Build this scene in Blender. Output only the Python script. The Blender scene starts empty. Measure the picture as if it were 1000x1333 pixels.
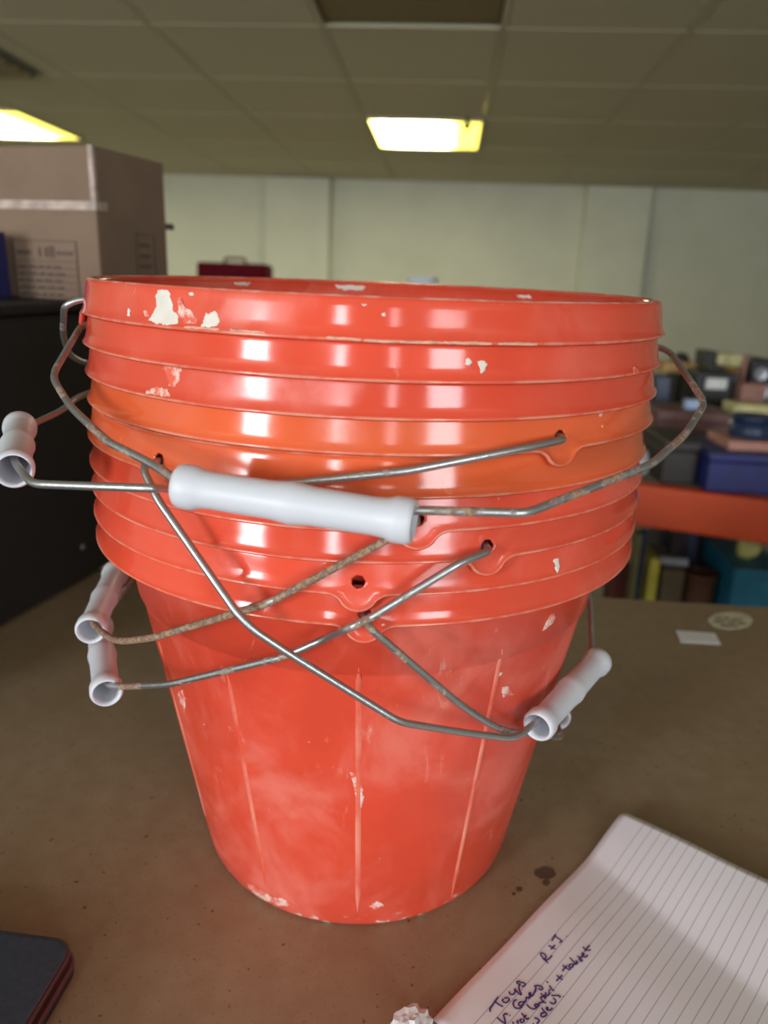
import bpy, bmesh, math, random
from mathutils import Vector, Matrix
from mathutils.bvhtree import BVHTree
random.seed(7)
R_ = math.radians
SC = bpy.context.scene
COL = SC.collection

# ------------------------------------------------------------------ camera
K = 1.08                                   # metres per layout unit
F, PITCH, YAW, ROLL = 993.37, 0.30908, 0.018714, 0.036453
CAM = Vector((0.0, -0.4631, 0.3753))
FW = Vector((math.sin(YAW)*math.cos(PITCH), math.cos(YAW)*math.cos(PITCH), -math.sin(PITCH)))
_r = Vector((math.cos(YAW), -math.sin(YAW), 0)); _u = _r.cross(FW)
RT = math.cos(ROLL)*_r + math.sin(ROLL)*_u
UP = -math.sin(ROLL)*_r + math.cos(ROLL)*_u
cd = bpy.data.cameras.new('camera'); cam = bpy.data.objects.new('camera', cd); COL.objects.link(cam)
cam.matrix_world = Matrix(((RT.x, UP.x, -FW.x, CAM.x), (RT.y, UP.y, -FW.y, CAM.y), (RT.z, UP.z, -FW.z, CAM.z), (0, 0, 0, 1)))
cd.sensor_fit = 'HORIZONTAL'; cd.sensor_width = 36; cd.lens = F/1000*36
cd.clip_start = 0.01; cd.clip_end = 60
cd.dof.use_dof = True; cd.dof.focus_distance = 0.36; cd.dof.aperture_fstop = 9.5
SC.camera = cam

# the room stands a little askew to the table top: its own axes, origin at eye height
def ray(x, y): return FW + RT*((x-500)/F) - UP*((y-666.5)/F)
RY = ray(586, 390).normalized(); RX = RY.cross(Vector((0, 0, 1))).normalized(); RZ = RX.cross(RY)
ROOM = Matrix(((RX.x, RY.x, RZ.x, CAM.x), (RX.y, RY.y, RZ.y, CAM.y), (RX.z, RY.z, RZ.z, CAM.z), (0, 0, 0, 1)))
ROOMI = ROOM.inverted()
HC, FL, YW, YB, XL, XR = 0.9, -1.50, 6.64, -2.6, -4.3, 4.1

# ------------------------------------------------------------------ world, lights, exposure
w = bpy.data.worlds.new('world'); SC.world = w; w.use_nodes = True
bg = w.node_tree.nodes['Background']; bg.inputs[0].default_value = (0.75, 0.86, 1.0, 1); bg.inputs[1].default_value = 0.8
WINDOWS = [(-2.35, 0.80, -0.45, 0.76), (-0.38, 0.20, -0.45, 0.76), (0.62, 0.16, -0.45, 0.76), (1.82, 0.85, -0.45, 0.76)]   # x centre, width, z0, z1
WPOW = [76, 13, 4, 34]
for (x, wd, z0, z1), pw in zip(WINDOWS, WPOW):
    ld = bpy.data.lights.new('window_daylight_offscreen', 'AREA'); ld.shape = 'RECTANGLE'; ld.size = wd; ld.size_y = z1-z0
    ld.energy = pw; ld.color = (0.90, 0.95, 1.0)
    lo = bpy.data.objects.new('window_daylight_offscreen', ld); COL.objects.link(lo)
    lo.matrix_world = ROOM @ Matrix.Translation((x, YB+0.03, (z0+z1)/2)) @ Matrix.Rotation(R_(90), 4, 'X')
SC.view_settings.view_transform = 'Standard'; SC.view_settings.look = 'None'
SC.view_settings.exposure = 0.40; SC.view_settings.gamma = 1.0; SC.view_settings.use_curve_mapping = False
LAMP_STRENGTH = 21.0

# ------------------------------------------------------------------ helpers
def lin(c):
    c = [v/255 for v in c]
    return tuple(v/12.92 if v <= .04045 else ((v+.055)/1.055)**2.4 for v in c) + (1,)
class NT:
    def __init__(s, name):
        s.m = bpy.data.materials.new(name); s.m.use_nodes = True; s.t = s.m.node_tree
        s.b = s.t.nodes['Principled BSDF']; s._c = None
    def n(s, typ, **k):
        o = s.t.nodes.new(typ)
        for a, v in k.items(): setattr(o, a, v)
        return o
    def l(s, a, b): s.t.links.new(a, b)
    def co(s, scale=None):
        if s._c is None: s._c = s.n('ShaderNodeTexCoord').outputs['Object']
        if scale is None: return s._c
        m = s.n('ShaderNodeMapping'); m.inputs['Scale'].default_value = scale; s.l(s._c, m.inputs[0]); return m.outputs[0]
    def noise(s, sc, det=3, rough=.5, vec=None, wv=None, dist=0):
        o = s.n('ShaderNodeTexNoise', noise_dimensions='4D'); o.inputs['Scale'].default_value = sc
        o.inputs['Detail'].default_value = det; o.inputs['Roughness'].default_value = rough; o.inputs['Distortion'].default_value = dist
        s.l(vec or s.co(), o.inputs['Vector'])
        if wv is None: o.inputs['W'].default_value = 0.3
        else: s.l(wv, o.inputs['W'])
        return o.outputs['Fac']
    def ramp(s, v, a, b, lo=0., hi=1.):
        o = s.n('ShaderNodeMapRange'); o.interpolation_type = 'SMOOTHSTEP'
        for i, q in enumerate((a, b, lo, hi)): o.inputs[i+1].default_value = q
        s.l(v, o.inputs[0]); return o.outputs[0]
    def mix(s, f, a, b):
        o = s.n('ShaderNodeMix', data_type='RGBA')
        for sock, v in ((o.inputs[0], f), (o.inputs[6], a), (o.inputs[7], b)):
            if hasattr(v, 'is_output'): s.l(v, sock)
            else: sock.default_value = v
        return o.outputs[2]
    def math(s, op, a, b=0.):
        o = s.n('ShaderNodeMath', operation=op)
        for i, v in enumerate((a, b)):
            if hasattr(v, 'is_output'): s.l(v, o.inputs[i])
            else: o.inputs[i].default_value = v
        return o.outputs[0]
    def bump(s, h, st, d=.001):
        o = s.n('ShaderNodeBump'); o.inputs['Strength'].default_value = st; o.inputs['Distance'].default_value = d
        s.l(h, o.inputs['Height']); s.l(o.outputs[0], s.b.inputs['Normal'])
    def set(s, **k):
        for a, v in k.items():
            sock = s.b.inputs[a.replace('_', ' ')]
            if hasattr(v, 'is_output'): s.l(v, sock)
            else: sock.default_value = v
def simple(name, rgb, rough=.6, metal=0., var=.12, scale=30, bump=0., spec=.5):
    k = NT(name); c = lin(rgb)
    d = tuple(v*(1-var) for v in c[:3])+(1,); e = tuple(min(1, v*(1+var)) for v in c[:3])+(1,)
    nz = k.noise(scale, 4)
    k.set(Base_Color=k.mix(k.ramp(nz, .3, .7), d, e), Roughness=rough, Metallic=metal, Specular_IOR_Level=spec)
    if bump: k.bump(nz, bump)
    return k.m
def link(name, me, mat=None, parent=None, smooth=False):
    o = bpy.data.objects.new(name, me); COL.objects.link(o)
    if mat and not me.materials: me.materials.append(mat)
    if smooth:
        for p in me.polygons: p.use_smooth = True
    if parent: o.parent = parent; o.matrix_parent_inverse = parent.matrix_world.inverted()
    return o
def mesh(name, v, f):
    me = bpy.data.meshes.new(name); me.from_pydata([tuple(q) for q in v], [], f); me.update(); return me
def bmo(name, bm, mat=None, parent=None, smooth=False):
    bmesh.ops.recalc_face_normals(bm, faces=bm.faces)
    me = bpy.data.meshes.new(name); bm.to_mesh(me); bm.free(); return link(name, me, mat, parent, smooth)
def tag(o, label, cat, group=None):
    o['label'] = label; o['category'] = cat
    if group: o['group'] = group
    return o
def struct(o): o['kind'] = 'structure'; return o
def empty(name, M):
    e = bpy.data.objects.new(name, None); e.empty_display_size = .02; COL.objects.link(e)
    e.matrix_world = M if isinstance(M, Matrix) else Matrix.Translation(M)
    bpy.context.view_layer.update(); return e
def bbox(bm, x0, x1, y0, y1, z0, z1, bev=0., M=None, seg=2):
    g = bmesh.ops.create_cube(bm, size=1)
    vs = g['verts']
    for q in vs: q.co = Vector(((x0+x1)/2+q.co.x*(x1-x0), (y0+y1)/2+q.co.y*(y1-y0), (z0+z1)/2+q.co.z*(z1-z0)))
    if bev:
        es = list({e for q in vs for e in q.link_edges})
        r = bmesh.ops.bevel(bm, geom=es, offset=bev, segments=seg, profile=.5, affect='EDGES'); vs = list({q for q in r['verts']} | {q for q in vs if q.is_valid})
    if M is not None: bmesh.ops.transform(bm, matrix=M, verts=[q for q in vs if q.is_valid])
def box(name, d, mat, parent=None, bev=.0, M=None, seg=2):
    bm = bmesh.new(); bbox(bm, *d, bev=bev, M=M, seg=seg); return bmo(name, bm, mat, parent)
def lathe_pts(profile, n=48, M=None, closed=False):
    v = []; f = []
    m = len(profile)
    for i in range(n):
        a = 2*math.pi*i/n
        for r, z in profile: v.append(Vector((r*math.cos(a), r*math.sin(a), z)))
    for i in range(n):
        j = (i+1) % n
        for k in range(m if closed else m-1):
            k2 = (k+1) % m
            f.append((i*m+k, j*m+k, j*m+k2, i*m+k2))
    if M is not None: v = [M @ q for q in v]
    return v, f
def lathe(name, profile, mat, parent=None, n=48, M=None, closed=False, smooth=True):
    v, f = lathe_pts(profile, n, M, closed); me = mesh(name, v, f)
    bm = bmesh.new(); bm.from_mesh(me); bmesh.ops.remove_doubles(bm, verts=bm.verts, dist=1e-6)
    bmesh.ops.recalc_face_normals(bm, faces=bm.faces); bm.to_mesh(me); bm.free()
    return link(name, me, mat, parent, smooth)
def chaikin(p, it=2):
    for _ in range(it):
        q = [p[0]]
        for a, b in zip(p[:-1], p[1:]): q += [a.lerp(b, .25), a.lerp(b, .75)]
        p = q + [p[-1]]
    return p
def rounded(p, d=.006, seg=4):                       # short bends at the kinks of a wire
    q = [p[0]]
    for a, b, c in zip(p[:-2], p[1:-1], p[2:]):
        e = min(d, (a-b).length*.45, (c-b).length*.45); s = b+(a-b).normalized()*e; t = b+(c-b).normalized()*e
        for i in range(seg+1):
            u = i/seg; q.append(s*(1-u)**2+b*2*u*(1-u)+t*u*u)
    return q+[p[-1]]
def tube(p, r, n=10, caps=True):
    v = []; f = []; nrm = None
    for i, c in enumerate(p):
        t = (p[min(i+1, len(p)-1)]-p[max(i-1, 0)]).normalized()
        if nrm is None: nrm = t.orthogonal().normalized()
        nrm = (nrm-t*nrm.dot(t)).normalized(); b = t.cross(nrm)
        for k in range(n):
            a = 2*math.pi*k/n; v.append(c+(nrm*math.cos(a)+b*math.sin(a))*r)
    for i in range(len(p)-1):
        for k in range(n): f.append((i*n+k, i*n+(k+1) % n, (i+1)*n+(k+1) % n, (i+1)*n+k))
    if caps: f.append(tuple(range(n-1, -1, -1))); f.append(tuple((len(p)-1)*n+k for k in range(n)))
    return v, f
def axis_frame(p, d, up=Vector((0, 0, 1))):           # frame with local z along d
    d = d.normalized(); x = up.cross(d)
    if x.length < 1e-4: x = Vector((1, 0, 0))
    x.normalize(); y = d.cross(x)
    return Matrix(((x.x, y.x, d.x, p.x), (x.y, y.y, d.y, p.y), (x.z, y.z, d.z, p.z), (0, 0, 0, 1)))
def on_z(x, y, z=0.): d = ray(x, y); return CAM+d*((z-CAM.z)/d.z)
def on_plane(x, y, c, n): d = ray(x, y); return CAM+d*((c-CAM).dot(n)/d.dot(n))
def rdir(x, y): return ROOMI.to_3x3() @ ray(x, y)
def r_z(x, y, z): d = rdir(x, y); return d*(z/d.z)
def r_y(x, y, yy): d = rdir(x, y); return d*(yy/d.y)

# ------------------------------------------------------------------ materials
def plastic(name, rgb, haze, body=False):
    k = NT(name); ri = k.n('ShaderNodeObjectInfo').outputs['Random']; wv = k.math('MULTIPLY', ri, 23.)
    c = lin(rgb); c2 = tuple(v*.86 for v in c[:3])+(1,)
    col = k.mix(k.ramp(k.noise(14, 2, .5, None, wv), .35, .65), c2, c)
    hz = k.ramp(k.noise(16, 6, .62, k.co((1, 1, .8)), wv, .6), .44, .74, 0, haze)           # rubbed, chalky areas
    col = k.mix(hz, col, lin((236, 128, 112)))
    sc = k.ramp(k.noise(60, 7, .7, k.co((1, 1, .35)), wv, 1.2), .60 if body else .64, .72, 0, .6 if body else .4)    # scratches
    col = k.mix(sc, col, lin((240, 170, 155)))
    pl = k.ramp(k.noise(150, 2, .5, None, wv), .735, .765)                                 # crumbs of plaster
    area = k.ramp(k.noise(20, 2, .5, None, k.math('ADD', wv, 5.)), .50, .62)
    plm = k.math('MULTIPLY', pl, area)
    col = k.mix(plm, col, lin((232, 220, 208)))
    sep = k.n('ShaderNodeSeparateXYZ'); k.l(k.co(), sep.inputs[0]); z = sep.outputs['Z']
    if body:
        edge = k.ramp(z, .012*K, .003*K); nz = k.ramp(k.noise(110, 5, .6, k.co((1, 1, 1.6))), .56, .62)
        col = k.mix(k.math('MULTIPLY', edge, nz), col, lin((232, 214, 204)))
    else:
        at = k.n('ShaderNodeAttribute', attribute_name='edge'); lip = k.ramp(at.outputs['Fac'], .95, .35, 0, .8)
        nz = k.ramp(k.noise(90, 5, .6), .40, .62, .25, 1.)
        col = k.mix(k.math('MULTIPLY', lip, nz), col, lin((226, 150, 126)))
        rim = k.ramp(z, (.2098+.0146)*K, (.2098+.0153)*K, 0, .7)
        col = k.mix(k.math('MULTIPLY', rim, k.ramp(k.noise(70, 4), .4, .6, .2, 1)), col, lin((240, 190, 175)))
    k.set(Base_Color=col, Roughness=k.math('ADD', k.math('MULTIPLY', hz, .5), .33 if body else .11), Specular_IOR_Level=.5)
    k.set(Subsurface_Weight=.06, Subsurface_Radius=(.004, .001, .0005), Subsurface_Scale=1.0)
    k.bump(k.noise(45, 4, .5, None, wv), .08 if body else .06, .0012)
    return k.m
M_ORANGE = plastic('orange_red_plastic', (230, 82, 58), .40)
M_TANGER = plastic('tangerine_plastic', (236, 102, 58), .32)
M_BODY = plastic('scuffed_orange_body', (226, 76, 53), .72, True)
M_IN = M_BODY
k = NT('rib_scuff'); nz = k.ramp(k.noise(40, 5, .6, k.co((1, 1, .5))), .32, .66)
k.set(Base_Color=k.mix(nz, lin((226, 82, 58)), lin((236, 142, 122))), Roughness=.5); M_RIB = k.m
k = NT('plaster'); nz = k.noise(120, 5, .6); k.set(Base_Color=k.mix(nz, lin((208, 198, 186)), lin((240, 234, 226))), Roughness=.9); k.bump(nz, .5, .0006); M_PLASTER = k.m
k = NT('plaster_thin'); nz = k.noise(140, 6, .7); k.set(Base_Color=k.mix(k.ramp(nz, .42, .58), lin((228, 98, 76)), lin((236, 206, 194))), Roughness=.8); M_PLASTER2 = k.m
def wire_mat(name, rust):
    k = NT(name); nz = k.noise(38, 6, .65, None, k.math('MULTIPLY', k.n('ShaderNodeObjectInfo').outputs['Random'], 9.))
    fine = k.noise(420, 4, .6); m = k.ramp(nz, .62-rust*.3, .70-rust*.3)
    m = k.math('MULTIPLY', m, k.ramp(fine, .28, .5, .35, 1.))
    rc = k.mix(k.ramp(fine, .4, .6), lin((104, 72, 54)), lin((172, 142, 116)))
    k.set(Base_Color=k.mix(m, lin((186, 188, 190)), rc), Metallic=k.ramp(m, 0, 1, .9, .1), Roughness=k.ramp(m, 0, 1, .36, .8))
    k.bump(fine, .35, .0005); return k.m
M_WIRE = wire_mat('galvanised_wire', .18); M_WIRE2 = wire_mat('spotted_wire', .40); M_RUST = wire_mat('rusty_wire', 1.0)
k = NT('white_grip_plastic'); nz = k.ramp(k.noise(90, 6, .7, k.co((1, 1, 1)), None, 1.5), .66, .72, 0, .5)
k.set(Base_Color=k.mix(nz, lin((212, 214, 222)), lin((140, 138, 140))), Roughness=.42, Subsurface_Weight=.25, Subsurface_Radius=(.004, .003, .003), Subsurface_Scale=1.); M_GRIP = k.m

k = NT('hardboard'); big = k.noise(3.5, 5, .6); fine = k.noise(420, 3, .6); mid = k.noise(60, 4, .6)
col = k.mix(k.ramp(big, .3, .7), lin((146, 124, 98)), lin((158, 140, 114)))
col = k.mix(k.ramp(mid, .3, .7, 0, .35), col, lin((130, 98, 70)))
col = k.mix(k.ramp(fine, .55, .75, 0, .5), col, lin((88, 62, 42)))
col = k.mix(k.ramp(k.noise(210, 1), .70, .74, 0, .8), col, lin((72, 48, 34)))
k.set(Base_Color=col, Roughness=.42, Specular_IOR_Level=.55); k.bump(fine, .15, .0004); M_BOARD = k.m
M_STAIN = simple('dark_stain', (88, 66, 50), .6, scale=120)
M_WOOD = simple('bench_timber', (140, 110, 78), .6, scale=20)
M_WALL = simple('cream_wall_paint', (212, 212, 194), .75, var=.03, scale=4, bump=.02)
M_CEIL = simple('ceiling_tile', (192, 184, 156), .9, var=.04, scale=60, bump=.15)
M_CEILD = simple('ceiling_tile_dark', (128, 112, 74), .8, var=.06, scale=60)
M_TBAR = simple('ceiling_grid_bar', (188, 180, 150), .6, var=.03)
M_FLOOR = simple('grey_carpet_tile', (104, 98, 92), .95, var=.2, scale=200)
M_ORBEAM = simple('orange_powder_coat', (206, 72, 24), .5, var=.08, scale=8)
M_NAVYPOST = simple('navy_powder_coat', (28, 40, 78), .5)
M_DECK = simple('chipboard_deck', (122, 108, 92), .8, scale=90)
M_BLACK = simple('black_vinyl', (30, 27, 26), .55, var=.15, scale=160, bump=.1)
M_BLACKP = simple('black_plastic', (26, 26, 28), .35)
M_KRAFT = simple('kraft_cardboard', (124, 102, 84), .85, var=.06, scale=25, bump=.05)
M_INK = simple('box_print_ink', (88, 70, 66), .8)
M_TAPE = simple('clear_packing_tape', (178, 160, 150), .16, var=.25, scale=60)
M_NAVY = simple('navy_card', (30, 34, 92), .55)
M_PAPERW = simple('white_paper', (226, 224, 226), .8, var=.03)
M_INKP = simple('violet_pen_ink', (78, 44, 122), .6)

# ------------------------------------------------------------------ room shell (in room axes)
def rbox(name, d, mat, bev=0., parent=None):
    o = box(name, d, mat, None, bev)
    o.matrix_world = ROOM
    if parent: o.parent = parent; bpy.context.view_layer.update(); o.matrix_parent_inverse = parent.matrix_world.inverted()
    return o
struct(rbox('floor', (XL-.2, XR+.2, YB-.2, YW+.2, FL-.1, FL), M_FLOOR))
struct(rbox('wall_far', (XL-.2, XR+.2, YW, YW+.15, FL, HC+.3), M_WALL))
struct(rbox('wall_left', (XL-.15, XL, YB, YW, FL, HC+.3), M_WALL))
struct(rbox('wall_right', (XR, XR+.15, YB, YW, FL, HC+.3), M_WALL))
for i, (pa, pb) in enumerate((((345, 232), (430, 236)), ((765, 246), (850, 250)))):
    a, b = r_y(*pa, YW-.10), r_y(*pb, YW-.10)
    struct(rbox('trim_%d' % (i+1), (a.x, b.x, YW-.12, YW, FL, HC), M_WALL, .006))
# back wall (behind the camera) with its windows
bm = bmesh.new(); xs = [XL-.2]
for (x, wd, z0, z1) in WINDOWS: xs += [x-wd/2, x+wd/2]
xs.append(XR+.2)
for i in range(0, len(xs), 2): bbox(bm, xs[i], xs[i+1], YB-.15, YB, FL, HC+.3)
for (x, wd, z0, z1) in WINDOWS:
    bbox(bm, x-wd/2, x+wd/2, YB-.15, YB, FL, z0); bbox(bm, x-wd/2, x+wd/2, YB-.15, YB, z1, HC+.3)
o = bmo('wall_back', bm, M_WALL); o.matrix_world = ROOM; struct(o)
M_FRAME = simple('white_window_frame', (230, 230, 228), .4)
for i, (x, wd, z0, z1) in enumerate(WINDOWS):
    bm = bmesh.new(); t = .04
    for d in ((x-wd/2, x-wd/2+t, z0, z1), (x+wd/2-t, x+wd/2, z0, z1), (x-wd/2, x+wd/2, z0, z0+t), (x-wd/2, x+wd/2, z1-t, z1)):
        bbox(bm, d[0], d[1], YB-.10, YB-.04, d[2], d[3])
    o = bmo('window_%d' % (i+1), bm, M_FRAME); o.matrix_world = ROOM; struct(o)
# suspended ceiling: tiles on a grid of bars, two lit fittings, one dark tile
TW = .632; X0 = -.504; rows = [-2.6, -1.83, -1.14, -.45, .24, .93, 1.62, 2.32, 3.02, 3.71, 4.40, 5.20, 5.90, 6.64]
ceil = struct(rbox('ceiling', (XL-.2, XR+.2, YB-.2, YW+.2, HC+.12, HC+.3), M_CEIL))
cols = [X0+TW*i for i in range(-6, 8)]
cols = [XL]+[c for c in cols if XL+.1 < c < XR-.1]+[XR]
lights_at = {(X0, 4.40), (round(X0-4*TW, 3), 4.40)}                    # the two lit fittings the photograph shows
lights_at = {(round(a, 2), round(b, 2)) for a, b in lights_at}
tile_me = {}
k = NT('lamp_diffuser'); k.set(Base_Color=lin((240, 236, 190)), Roughness=.4)
s = k.n('ShaderNodeSeparateXYZ'); k.l(k.co(), s.inputs[0])
prof = k.ramp(k.math('ABSOLUTE', k.math('ADD', s.outputs['X'], .07)), .10, .27, 1.0, .10)           # tube behind the middle of the diffuser
k.set(Emission_Color=k.mix(prof, (1.0, .86, .04, 1), (1.0, .97, .74, 1)), Emission_Strength=k.math('MULTIPLY', prof, LAMP_STRENGTH)); M_LAMP = k.m
n_l = 0
for i in range(len(cols)-1):
    for j in range(len(rows)-1):
        a, b, c, d = cols[i], cols[i+1], rows[j], rows[j+1]
        wd, dp = b-a, d-c; key = (round(wd, 3), round(dp, 3))
        Mt = ROOM @ Matrix.Translation(((a+b)/2, (c+d)/2, HC))
        if (round(a, 2), round(c, 2)) in lights_at:
            e = empty('ceiling_light', Mt)
            lab = 'bright ceiling light panel between the two wall pillars' if abs(a-X0) < .01 else 'bright ceiling light panel above the cardboard box'
            tag(e, lab, 'ceiling light', 'ceiling light panels')
            bm = bmesh.new(); h, q, t = wd/2, dp/2, .018
            for dd in ((-h, h, -q, -q+t), (-h, h, q-t, q), (-h, -h+t, -q, q), (h-t, h, -q, q)): bbox(bm, dd[0], dd[1], dd[2], dd[3], -.004, .03)
            o = bmo('frame', bm, M_TBAR); o.matrix_world = Mt; o.parent = e; o.matrix_parent_inverse = e.matrix_world.inverted()
            o = box('diffuser', (-h+t, h-t, -q+t, q-t, .002, .012), M_LAMP); o.matrix_world = Mt; o.parent = e; o.matrix_parent_inverse = e.matrix_world.inverted()
            continue
        dark = abs(a-X0) < .01 and abs(c-2.32) < .01
        kk = key+(dark,)
        if kk not in tile_me:
            bm = bmesh.new(); bbox(bm, -wd/2+.010, wd/2-.010, -dp/2+.010, dp/2-.010, .008 if not dark else .02, .03, .004, None, 1)
            me = bpy.data.meshes.new('ceiling_tile'); bm.to_mesh(me); bm.free(); me.materials.append(M_CEILD if dark else M_CEIL); tile_me[kk] = me
        o = bpy.data.objects.new('ceiling_tile', tile_me[kk]); COL.objects.link(o); o.matrix_world = Mt
        o.parent = ceil; o.matrix_parent_inverse = ROOM.inverted()
for c in cols[1:-1]: rbox('grid_bar', (c-.009, c+.009, YB, YW, HC+.0065, HC+.014), M_TBAR, 0, ceil)
for r in rows[1:-1]: rbox('grid_bar', (XL, XR, r-.009, r+.009, HC+.0065, HC+.013), M_TBAR, 0, ceil)
# small sensor hanging by the light, and a vent
p = r_z(609, 152, HC); e = empty('ceiling_hook', ROOM @ Matrix.Translation((p.x, p.y, HC-.004)))
tag(e, 'small dark hook hanging from the ceiling beside the light panel', 'hook')
o = lathe('stem', [(0, 0), (.008, 0), (.008, -.03), (0, -.03)], M_BLACKP, None, 12); o.matrix_world = e.matrix_world; o.parent = e; o.matrix_parent_inverse = e.matrix_world.inverted()
o = lathe('plate', [(0, -.028), (.018, -.028), (.02, -.05), (0, -.055)], M_BLACKP, None, 12); o.matrix_world = e.matrix_world; o.parent = e; o.matrix_parent_inverse = e.matrix_world.inverted()
a = r_z(0, 58, HC); e = empty('ceiling_vent', ROOM @ Matrix.Translation((a.x-.33, a.y+.12, HC-.006)))
tag(e, 'dark slotted ceiling vent above the cardboard box', 'vent')
for nm, d in [('frame', (-.30, .28, -.30, .30, 0, .004))]+[('slat', (-.27, .25, -.25+.1*i, -.20+.1*i, -.012, -.001)) for i in range(6)]:
    o = box(nm, d, M_BLACKP if nm == 'frame' else M_CEILD); o.matrix_world = e.matrix_world; o.parent = e; o.matrix_parent_inverse = e.matrix_world.inverted()

# ------------------------------------------------------------------ work bench
ta = math.atan2(-.014, .188); far = Vector((.298, .395, 0))
TB = Matrix.Translation(far) @ Matrix.Rotation(ta, 4, 'Z')
bench = empty('work_bench', TB @ Matrix.Translation((0, 0, -1.13))); tag(bench, 'wide work bench with a brown hardboard top under the bucket stack', 'bench')
o = box('tabletop', (-1.25, .95, -1.15, 0, -.018, 0), M_BOARD, None, .002); o.matrix_world = TB; o.parent = bench; o.matrix_parent_inverse = bench.matrix_world.inverted()
o = box('apron', (-1.20, .90, -1.10, -.05, -.10, -.019), M_WOOD, None, .003); o.matrix_world = TB; o.parent = bench; o.matrix_parent_inverse = bench.matrix_world.inverted()
for lx in (-1.18, .82):
    for ly in (-1.08, -.13):
        zf = (ROOM @ Vector((0, 0, 0))).z
        wpt = TB @ Vector((lx, ly, 0)); q = ROOMI @ wpt; dz = (q.z-FL)/RZ.z
        o = box('leg', (lx, lx+.06, ly, ly+.06, -dz+.003, -.10), M_WOOD, None, .003); o.matrix_world = TB; o.parent = bench; o.matrix_parent_inverse = bench.matrix_world.inverted()
def blob(px, z, th=.0006):
    top = [on_z(x, y, z) for x, y in px]; n = len(top)
    v = top+[q+Vector((0, 0, th)) for q in top]
    return mesh('blob', v, [tuple(range(n, 2*n)), tuple(reversed(range(n)))]+[(i, (i+1) % n, n+(i+1) % n, n+i) for i in range(n)])
def ell(cx, cy, rx, ry, n=18, j=.12):
    return [(cx+rx*(1+random.uniform(-j, j))*math.cos(2*math.pi*i/n), cy+ry*(1+random.uniform(-j, j))*math.sin(2*math.pi*i/n)) for i in range(n)]
for (cx, cy, rx, ry) in ((710, 1137, 14, 8), (711, 1149, 5, 4), (676, 1158, 4, 3), (669, 1164, 2.5, 2)):
    link('stain', blob(ell(cx, cy, rx, ry), 0.0001, .0003), M_STAIN, bench)

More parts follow.
